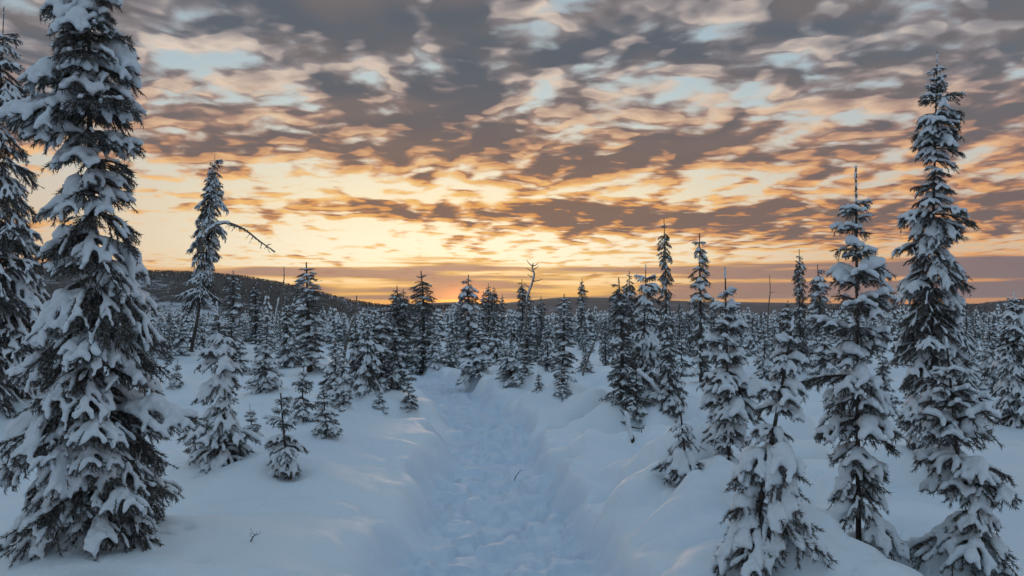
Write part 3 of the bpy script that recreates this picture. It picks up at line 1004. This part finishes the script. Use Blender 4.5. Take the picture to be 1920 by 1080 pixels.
L_ = 'left of the trail'
mids = [
 # left side
 ('spire', 1, 436, 506, 438, 655, 46, 'frosted spire spruce rising behind the thick-leadered bushy spruce, before the hill'),
 ('dark', 0, 478, 526, 481, 645, 36, 'dark slim spruce against the hill slope, next to the dead leaning poles'),
 ('cone', 1, 501, 594, 495, 738, 84, 'broad conical spruce standing alone in the snow behind the small open spruce'),
 ('cone', 2, 537, 548, 541, 692, 62, 'conical spruce tucked behind the tall pointed spruce at the foot of the dark hill'),
 ('spire', 1, 573, 489, 581, 702, 84, 'tall pointed spruce before the dark hill shoulder with clumped snow at its tip'),
 ('young', 0, 570, 675, 569, 800, 62, 'stout young spruce thick with snow, in front of the tall pointed spruce'),
 ('young', 1, 606, 713, 612, 828, 74, 'young spruce with splayed lower boughs on the smooth trail bank'),
 ('cone', 0, 628, 608, 631, 745, 66, 'mid-sized spruce at the near edge of the trailside clump'),
 ('cone', 2, 664, 576, 668, 742, 60, 'spruce with a broken leaning pole behind it in the trailside clump'),
 ('cone', 3, 692, 562, 693, 742, 74, 'tallest spruce of the trailside clump with a white pointed tip'),
 ('spire', 2, 713, 580, 716, 736, 62, 'narrow spruce pressed against the tallest one of the trailside clump'),
 ('young', 2, 713, 724, 712, 770, 32, 'ankle-deep spruce seedling in front of the trailside clump'),
 ('young', 0, 764, 704, 766, 772, 44, 'lone spruce sapling at the brink of the trail, in front of the clump'),
 ('young', 1, 333, 670, 330, 727, 38, 'isolated small sapling on open snow near the bare-trunk spruce'),
 ('young', 2, 468, 752, 476, 830, 48, 'snow-bowed sapling between the bushy spruce and the small open spruce'),
 ('cone', 0, 433, 586, 440, 700, 76, 'conical spruce directly behind the bushy thick-leadered spruce'),
 ('cone', 1, 308, 612, 308, 676, 48, 'small conical spruce close to the foot of the bare trunk'),
 ('cone', 3, 338, 590, 340, 668, 46, 'small frosted spruce touching the bare trunk'),
 ('cone', 2, 270, 622, 272, 692, 46, 'low spruce peeping out behind the biggest broad spruce'),
 ('cone', 1, 640, 632, 642, 770, 60, 'leafy low spruce bulging in front of the trailside clump'),
 ('cone', 2, 738, 590, 740, 735, 70, 'rounded spruce closing the bend-side end of the trailside clump'),
 # centre
 ('dark', 1, 744, 534, 745, 690, 42, 'dark twin-topped spruce, taller stem, behind the trailside clump'),
 ('dark', 2, 756, 540, 758, 690, 40, 'dark twin-topped spruce, shorter stem, behind the trailside clump'),
 ('spire', 0, 788, 506, 790, 700, 58, 'tall tapering spruce where the trail bends out of sight'),
 ('spire', 2, 878, 513, 884, 705, 48, 'tall spruce standing against the sunset glow beyond the trail bend'),
 ('cone', 1, 898, 590, 897, 706, 80, 'wide low spruce at the foot of the sunset spruce'),
 ('dark', 0, 864, 553, 864, 650, 18, 'tiny dark spire in front of the orange sun glow'),
 ('dark', 0, 907, 545, 907, 655, 20, 'dark spire nearest the sun glow in the far row'),
 ('dark', 1, 916, 530, 917, 655, 22, 'tallest dark spire of the far row just past the sun glow'),
 ('dark', 2, 926, 535, 927, 655, 26, 'thickest dark spire of the far row just past the sun glow'),
 ('dark', 0, 942, 550, 942, 650, 16, 'thin dark spire at the end of the far row past the sun glow'),
 ('dark', 1, 978, 522, 979, 660, 26, 'tall dark spire close beside the curled dead snag'),
 ('dark', 0, 991, 540, 992, 660, 20, 'dark spire half hidden behind the curled dead snag'),
 ('dark', 2, 1015, 553, 1016, 660, 22, 'short dark spire between the curled snag and the frosted spruce'),
 ('spire', 1, 1058, 548, 1056, 725, 50, 'frosted upright spruce with white clumped tip, near the curled snag'),
 ('dark', 0, 1092, 519, 1093, 650, 22, 'lone slender dark spire before the blue ridge'),
 ('cone', 2, 1026, 586, 1026, 692, 40, 'small frosted spruce between curled snag and upright frosted spruce'),
 ('young', 1, 1054, 688, 1055, 745, 44, 'sapling at the foot of the frosted upright spruce'),
 ('young', 2, 1009, 692, 1010, 736, 24, 'tiny seedling poking from the snow hump below the curled snag'),
 ('spire', 1, 990, 596, 987, 708, 40, 'frosted spruce wrapped round the foot of the curled dead snag'),
 ('cone', 3, 944, 632, 962, 716, 62, 'leaning bushy spruce bowed over the snow hump at the trail bend'),
 ('cone', 0, 1098, 644, 1099, 702, 34, 'small spruce on open snow before the thicket with the leaning log'),
 ('cone', 1, 815, 610, 816, 682, 44, 'small spruce in the gap above the trail bend'),
 ('cone', 2, 842, 620, 843, 690, 40, 'low spruce beside the snow-capped hump above the trail bend'),
 # right side
 ('dark', 1, 1160, 517, 1166, 762, 54, 'dark sparse spruce at the trail-side edge of the thicket'),
 ('dark', 2, 1181, 505, 1182, 735, 38, 'dark pointed spruce squeezed inside the thicket'),
 ('cone', 2, 1254, 588, 1256, 775, 78, 'full spruce in the thicket behind the leaning snowy log'),
 ('spire', 0, 1247, 406, 1251, 700, 31, 'highest thin column-like spruce above the thicket, silhouetted on the bright sky'),
 ('spire', 1, 1313, 435, 1315, 722, 48, 'tall spruce with a white pointed cap on the bright sky beside the thin column-like one'),
 ('dark', 0, 1338, 555, 1338, 665, 18, 'dark spire between the white-capped tall spruce and the stacked-whorl spruce'),
 ('dark', 1, 1294, 570, 1294, 665, 18, 'dark spire between the column-like spruce and the white-capped one'),
 ('dark', 0, 1274, 563, 1274, 665, 14, 'hair-thin dark spire hugging the column-like spruce'),
 ('cone', 0, 1412, 574, 1412, 668, 36, 'small frosted spruce next to the thin dead pole'),
 ('cone', 3, 1432, 598, 1431, 715, 56, 'dense little spruce at the base of the thin dead pole'),
 ('cone', 1, 1449, 611, 1450, 690, 36, 'low pale spruce between the thin dead pole and the forked-tip spruce'),
 ('spire', 2, 1478, 562, 1478, 690, 44, 'frosted spruce rising behind the forked-tip leaning spruce'),
 ('dark', 1, 1500, 466, 1501, 700, 30, 'tall thin spire spruce on the orange horizon near the tiered bare-leader spruce'),
 ('spire', 2, 1534, 494, 1535, 705, 46, 'shorter pointed spruce on the horizon touching the tiered bare-leader spruce'),
 ('young', 0, 1195, 690, 1195, 792, 62, 'bushy low spruce in front of the thicket, under the leaning snowy log'),
 ('cone', 3, 1857, 596, 1856, 735, 62, 'spruce in the gap between the tallest tapering spruce and the dense frosted one'),
 ('cone', 1, 1548, 580, 1546, 720, 74, 'frosted spruce behind the arms of the tiered bare-leader spruce'),
 ('cone', 2, 1655, 640, 1655, 775, 60, 'shaded spruce between the tiered spruce and the tallest tapering spruce'),
 ('young', 1, 1640, 760, 1640, 812, 40, 'buried sapling in the snow behind the tiered bare-leader spruce'),
 ('cone', 0, 1815, 590, 1812, 745, 70, 'snowy spruce half hidden by the tallest tapering spruce'),
 ('cone', 1, 60, 560, 55, 745, 110, 'wide frosted spruce between the biggest broad spruce and the dark tall one behind it'),
]
for a in mids:
    mid(*a[:7], a[7])

# further trees that only their place tells apart, out to where the forest merges
rf = np.random.default_rng(77)
fill_kind = {'cone': 'small snow-dusted conical spruce', 'spire': 'narrow frosted spruce', 'dark': 'dark slim spruce', 'young': 'snow-covered sapling'}
LANDMARK = [(250, 'behind the biggest broad spruce'), (450, 'near the bare-trunk spruce'), (560, 'around the thin forked dead pole'), (640, 'behind the tall pointed spruce'),
            (770, 'behind the trailside clump'), (880, 'above the trail bend'), (960, 'past the sun glow'), (1060, 'around the curled dead snag'),
            (1150, 'before the blue ridge'), (1290, 'behind the thicket'), (1400, 'behind the white-capped tall spruce'), (1480, 'around the thin bare pole'),
            (1680, 'behind the tiered spruce'), (1800, 'behind the tallest tapering spruce'), (9999, 'behind the dense frosted spruce')]
def fill_label(kind, px, Y, H):
    lo, hi = {'cone': (1.1, 1.38), 'spire': (1.42, 1.72), 'dark': (1.45, 1.75), 'young': (.68, .9)}[kind]
    return ('short ' if H < lo else 'taller ' if H > hi else 'medium-high ') + fill_kind[kind].replace('small ', '') + (' in the open front rows ' if Y < 26 else ' deep in the forest ') + [t for lim, t in LANDMARK if px < lim][0]
cnt = 0
tries = 0
while cnt < 225 and tries < 8000:
    tries += 1
    Y = 17.5 + 21 * rf.random() ** .8
    px = rf.uniform(-60, 1980)
    X = (px - 960) / F * Y
    if Y < 21.0 and 590 < px < 1125: continue
    if Y < 19.0 and 470 < px: continue
    if px < 260 and Y < 22: continue
    if abs(X - np.interp(Y, TRAIL[:, 0], TRAIL[:, 1])) < 1.2: continue
    if any((X - a) ** 2 + (Y - b) ** 2 < (.34 + .34 * c) ** 2 for a, b, c in placed): continue
    kind = rf.choice(['cone', 'spire', 'dark', 'young'], p=[.52, .20, .08, .20])
    i = int(rf.integers(4 if kind == 'cone' else 3))
    H = {'cone': rf.uniform(.9, 1.6), 'spire': rf.uniform(1.2, 1.95), 'dark': rf.uniform(1.2, 2.0), 'young': rf.uniform(.5, 1.1)}[kind]
    H *= 1.0 - .18 * min(1, max(0, (Y - 24) / 10))
    Z = float(ground(np.array([X]), np.array([Y]), False)[0])
    o = proto(kind, i).place('spruce_sapling' if kind == 'young' else 'spruce_tree', fill_label(kind, px, Y, H), X, Y, Z - .03, H,
                             {'cone': 1.0, 'spire': 1.2, 'dark': 1.3, 'young': 1.0}[kind] * rf.uniform(.62, .98), rf.uniform(0, 6.28), 'forest beyond the clearing', rf.normal(0, .03))
    placed.append((X, Y, .35))
    cnt += 1

# ------------------------------------------------------------------ the rest of the forest, beyond counting
def simple_tree(rng, H, w, tiers, n, snowp):
    """low-detail spruce: dark skirts with snow on top; returns verts, tris, material ids"""
    V, Fs, M = [], [], []
    for t in range(tiers):
        f = t / tiers
        z1 = H * (.06 + .94 * (t + 1.35) / (tiers + .35)); z0 = H * (.02 + .94 * f)
        r = w * (1 - f) ** .75 * rng.uniform(.85, 1.15) + .05
        k = n
        a0 = rng.uniform(0, 6.28)
        for j in range(k):
            if rng.random() < .12: continue
            a = a0 + j / k * 6.283 + rng.normal(0, .15); rr = r * rng.uniform(.65, 1.2); dw = .62 * 6.283 / k * rr
            c, s = math.cos(a), math.sin(a)
            zt = z0 + rng.uniform(-.03, .05) * H / 2
            zi = z0 + (z1 - z0) * .62
            b = len(V)
            ti = np.array([c * rr, s * rr, zt]); ro = np.array([c * .02, s * .02, zi])
            mdl = (ti * .62 + ro * .38)
            l = mdl + np.array([-s, c, 0]) * dw * .5; r_ = mdl - np.array([-s, c, 0]) * dw * .5
            up = np.array([0, 0, .05 + .05 * rr])
            V += [ro, l, r_, ti, mdl + up]
            Fs += [(b, b + 1, b + 4), (b, b + 4, b + 2), (b + 1, b + 3, b + 4), (b + 4, b + 3, b + 2)]
            sn = rng.random() < snowp
            M += [1 if sn else 0] * 4
            V += [ro - up, l - up * 1.3, r_ - up * 1.3, ti - up * .9]
            Fs += [(b + 5, b + 6, b + 7), (b + 6, b + 8, b + 7)]
            M += [0, 0]
    return np.array(V), np.array(Fs, np.int32), np.array(M, np.int32)

rs = np.random.default_rng(9)
def forest(name, label, spec, n, kinds, cat='forest', snowp=.5):
    lib_ = [simple_tree(rs, 1.0, w, t, k, snowp) for w, t, k in kinds for q in (0, 1)]
    V, Fs, M, off = [], [], [], 0
    for q in range(n):
        X, Y, Z, H, wd = spec(q)
        v, f, m = lib_[rs.integers(len(lib_))]
        a = rs.uniform(0, 6.28); c, s = math.cos(a), math.sin(a)
        vv = np.stack([(v[:, 0] * c - v[:, 1] * s) * H * wd + X, (v[:, 0] * s + v[:, 1] * c) * H * wd + Y, v[:, 2] * H + Z], 1)
        V.append(vv); Fs.append(f + off); M.append(m); off += len(v)
    me = mesh_from(name, np.vstack(V), np.vstack(Fs), [M_FAR if snowp < .1 else M_NEEDLE, M_SNOW], np.concatenate(M), False)
    return tag(obj(name, me), label, cat, None, 'stuff')

def valley(Y):
    """the land sinks gently towards the hills"""
    return -np.clip(.015 * (Y - 36), 0, 22)
def spec_mid(q):
    Y = 36 + 84 * rs.random() ** 1.35
    X = rs.uniform(-.80, .80) * Y
    H = rs.uniform(.9, 1.75) * (1.35 if rs.random() < .06 else 1)
    return X, Y, .2 + valley(Y), H, rs.uniform(.6, 1.0)
def spec_far(q):
    Y = 120 + 800 * rs.random() ** 1.2
    X = rs.uniform(-.85, .85) * Y
    H = rs.uniform(1.1, 1.9) * (1.35 if rs.random() < .05 else 1)
    return X, Y, 0.1 + valley(Y), H, rs.uniform(.8, 1.2)
forest('spruce_forest', 'frosted spruce forest filling the flat land beyond the clearing', spec_mid, 1700,
       [(.30, 8, 6), (.26, 9, 5), (.20, 9, 5), (.34, 8, 5)], snowp=.85)
forest('distant_forest', 'far dark band of snowy forest below the hills', spec_far, 5000, [(.30, 3, 4), (.24, 4, 3)], snowp=.5)

# ------------------------------------------------------------------ dead wood
def snag(name, label, pts, r0, r1, mat, base, snowr=0, twigs=0, seed=1, tl=1.0):
    """a dead stem traced upwards from its foot; pts are photograph pixels"""
    rng = np.random.default_rng(seed)
    X, Y = at(*base)
    Z = float(ground(np.array([X]), np.array([Y]), False)[0])
    sc = Y / F
    P = np.array([((x - base[0]) * sc, 0.02 * math.sin(i * 2.1), (base[1] - y) * sc) for i, (x, y) in enumerate(pts)])
    P = bez(P, 22); P[0, 2] -= .15
    root = bpy.data.objects.new(name, None); COL.objects.link(root); root.location = (X, Y, Z); root.empty_display_size = .1
    tag(root, label, 'dead tree')
    v, f = tube(P, r0 + (r1 - r0) * np.linspace(0, 1, 22), 7)
    obj('stem', mesh_from('stem', v, f, [mat]), root)
    for i in range(twigs):
        p = P[int(rng.uniform(.35, .97) * 21)]
        d = np.array([rng.choice((-1, 1)) * rng.uniform(.5, 1), rng.normal(0, .6), rng.uniform(-.3, .8)]) * rng.uniform(.06, .2) * (tl if r0 > .01 else .22)
        v, f = tube(np.array([p, p + d * .6, p + d + np.array([0, 0, .02])]), [r1 * 1.2, r1 * .8, r1 * .4], 4)
        obj('twig', mesh_from('twig', v, f, [mat]), root)
    if snowr:
        v, f = leader_snow(rng, P[2:18] + np.array([-r0 * .5, -r0 * .6, r0 * .4]), snowr)
        obj('stem_snow', mesh_from('stem_snow', v, f, [M_SNOW]), root)
    return root
snag('dead_snag', 'pale curled dead snag with hooked bare top above the far trees', [(984, 705), (985, 660), (986, 600), (990, 560), (997, 540), (1002, 520), (998, 508), (1000, 499)], .026, .010, M_DEAD, (984, 705), .012, 7, 4)
snag('dead_pole', 'thin forked dead pole leaning before the hill', [(522, 640), (526, 590), (528, 545), (532, 525), (531, 503)], .045, .014, M_DEAD, (522, 640), 0, 3, 5)
snag('dead_pole', 'short broken pole leaning against the thin forked dead pole', [(514, 640), (517, 600), (522, 570), (524, 556)], .04, .02, M_DEAD, (514, 640), .03, 1, 6)
snag('dead_pole', 'thin bare pole sticking up above the low spruces against the orange sky', [(1441, 660), (1440, 610), (1442, 570), (1445, 545), (1444, 516)], .035, .010, M_DEAD, (1441, 660), 0, 2, 7)
snag('dead_pole', 'bare leaning pole crossing the trailside clump', [(640, 700), (650, 640), (663, 600), (667, 580), (668, 556)], .04, .012, M_DEAD, (640, 700), 0, 4, 8)
snag('dead_pole', 'slanted dead pole among small spruces beyond the mounded snowfield', [(1092, 704), (1108, 660), (1122, 625), (1132, 600)], .02, .009, M_DEAD, (1092, 704), 0, 3, 9)
snag('fallen_log', 'snow-covered log leaning down out of the thicket onto the snow', [(1276, 774), (1245, 742), (1215, 712), (1180, 686)], .03, .022, M_BARK, (1276, 776), .027, 0, 10)['category'] = 'log'
snag('broken_stub', 'dark broken stub poking out of a snow hump on the mounded bank', [(1187, 832), (1182, 812), (1178, 790), (1173, 768)], .022, .008, M_BARK, (1187, 832), .022, 3, 11)
snag('bare_twig', 'small bare twig standing in the trampled trail', [(964, 902), (968, 893), (972, 887), (977, 882)], .005, .002, M_BARK, (964, 902), 0, 2, 12)['category'] = 'twig'
snag('bare_twig', 'small dark twig at the foot of the mounded trail bank', [(1096, 976), (1101, 970), (1106, 968)], .005, .002, M_BARK, (1096, 977), 0, 3, 13)['category'] = 'twig'
snag('bare_twig', 'few thin stalks poking from smooth snow beside the biggest broad spruce', [(470, 1018), (474, 1010), (480, 1004)], .004, .002, M_BARK, (470, 1019), 0, 4, 14)['category'] = 'twig'
snag('bare_twig', 'tuft of thin brush beside the snow hump with the broken stub', [(1203, 812), (1204, 806), (1207, 799)], .005, .002, M_BARK, (1203, 813), 0, 6, 15)['category'] = 'twig'

# ------------------------------------------------------------------ snow ground
def build_ground():
    ys = [-9.0]
    while ys[-1] < 7000:
        y = ys[-1]
        ys.append(y + (.30 if y < 2.0 else max(.034, .0058 * y if y < 60 else .05 * y * (y / 60) ** .3)))
    ys = np.array(ys)
    t = np.linspace(-1, 1, 520)
    u = np.sign(t) * (0.42 * np.abs(t) + .58 * np.abs(t) ** 2.6)
    half = 1.15 * (np.maximum(ys, 0) + 5.5) + 4
    X = u[None, :] * half[:, None] + np.interp(ys, TRAIL[:, 0], np.where(TRAIL[:, 0] > 25, -3.0, TRAIL[:, 1]))[:, None] * .6
    Y = np.repeat(ys[:, None], len(t), 1)
    Z, packed = ground(X, Y, True, True)
    Z = np.where(Y > 60, Z * np.exp(-(Y - 60) / 400), Z) + valley(Y)
    n, m = X.shape
    idx = np.arange(n * m).reshape(n, m)
    Fq = np.stack([idx[:-1, :-1], idx[:-1, 1:], idx[1:, 1:], idx[1:, :-1]], -1).reshape(-1, 4)
    me = mesh_from('snow_ground', np.stack([X, Y, Z], -1).reshape(-1, 3), Fq, [M_GROUND])
    a = me.attributes.new('packed', 'FLOAT', 'POINT')
    a.data.foreach_set('value', packed.ravel().astype(np.float32))
    tag(obj('snow_ground', me), 'deep blue-shaded snow with a trampled winding trail', None, None, 'structure')
build_ground()

# ------------------------------------------------------------------ hills
def hill(name, label, crest, D, W, mat, seed, dark_from=None, back=None):
    cp = np.array(crest, float)
    hx = (cp[:, 0] - 960) / F * D
    hz = np.maximum(0, (HOR - cp[:, 1]) / F * D)
    xs = np.linspace(hx[0], hx[-1], 220)
    ys = np.concatenate([np.linspace(D - 2.3 * W, D, 50), np.linspace(D + W * .1, D + 2 * W, 16)])
    X, Y = np.meshgrid(xs, ys)
    c = np.interp(X, hx, hz)
    g = np.exp(-((Y - D) / W) ** 2)
    Z = (c + 27) * g * (1 + .18 * fbm(X / (W * .6), Y / (W * .6), seed, 4) * (1 - g * .97)) - 27 + CAM_Z
    n, m = X.shape
    idx = np.arange(n * m).reshape(n, m)
    Fq = np.stack([idx[:-1, :-1], idx[:-1, 1:], idx[1:, 1:], idx[1:, :-1]], -1).reshape(-1, 4)
    tag(obj(name, mesh_from(name, np.stack([X, Y, Z], -1).reshape(-1, 3), Fq, [mat])), label, None, None, 'structure')
    def height(x, y):
        gg = np.exp(-((y - D) / W) ** 2)
        return (np.interp(x, hx, hz) + 27) * gg * (1 + .18 * fbm(np.array([x / (W * .6)]), np.array([y / (W * .6)]), seed, 4)[0] * (1 - gg * .97)) - 27 + CAM_Z
    return height
LH = hill('forested_hill', 'long forested hill sloping down towards the sunset', [(-700, 560), (-300, 530), (0, 514), (200, 510), (300, 511), (380, 513), (450, 519), (520, 531), (600, 551), (660, 566), (720, 577), (760, 582)], 1100, 330, M_HILL, 3)
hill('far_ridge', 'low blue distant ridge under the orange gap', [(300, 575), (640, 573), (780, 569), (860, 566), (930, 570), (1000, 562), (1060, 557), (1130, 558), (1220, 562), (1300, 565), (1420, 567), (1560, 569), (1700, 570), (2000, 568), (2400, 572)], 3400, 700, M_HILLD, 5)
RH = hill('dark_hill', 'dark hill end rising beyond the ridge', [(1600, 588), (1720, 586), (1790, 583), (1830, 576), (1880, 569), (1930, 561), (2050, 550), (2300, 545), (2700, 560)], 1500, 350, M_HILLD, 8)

def spec_hill(q):
    while True:
        X = rs.uniform(-1150, -80); Y = 1100 - 560 * rs.random() ** 1.6 + 30
        px = 960 + X / Y * F
        if px < -120: continue
        crest = abs(Y - 1100) < 140
        if not crest and px < 450 and rs.random() < .76: continue
        return X, Y, LH(X, Y) - .5, rs.uniform(2.4, 5.2), rs.uniform(.8, 1.2)
forest('hill_forest', 'dark trees speckling the snowy hillside', spec_hill, 7500, [(.22, 2, 3), (.18, 2, 3)], snowp=.06)
def spec_hill2(q):
    X = rs.uniform(560, 1250); Y = 1500 - 500 * rs.random() ** 1.5 + 30
    return X, Y, RH(X, Y) - .5, rs.uniform(4, 8), rs.uniform(.8, 1.2)
forest('hill_forest', 'dense dark trees on the dark hill end beyond the ridge', spec_hill2, 1500, [(.20, 2, 3), (.16, 3, 3)], snowp=.03)

# ------------------------------------------------------------------ haze over the whole valley
def build_haze():
    x0, x1, y0, y1, z0, z1 = -9000, 9000, -30, 7200, -30, 95
    V = [(x, y, z) for z in (z0, z1) for y in (y0, y1) for x in (x0, x1)]
    Q = [(0, 2, 3, 1), (4, 5, 7, 6), (0, 1, 5, 4), (2, 6, 7, 3), (0, 4, 6, 2), (1, 3, 7, 5)]
    m = bpy.data.materials.new('cold_haze'); m.use_nodes = True
    t = m.node_tree; t.nodes.clear()
    vol = t.nodes.new('ShaderNodeVolumePrincipled'); out = t.nodes.new('ShaderNodeOutputMaterial')
    vol.inputs['Color'].default_value = (.82, .88, .95, 1)
    vol.inputs['Density'].default_value = HAZE
    vol.inputs['Anisotropy'].default_value = 0.35
    t.links.new(vol.outputs[0], out.inputs['Volume'])
    tag(obj('haze', mesh_from('haze', V, Q, [m], None, False)), 'thin cold haze over the valley', None, None, 'stuff')
HAZE = 0.00008
build_haze()
bpy.data.scenes.remove(_tmp)
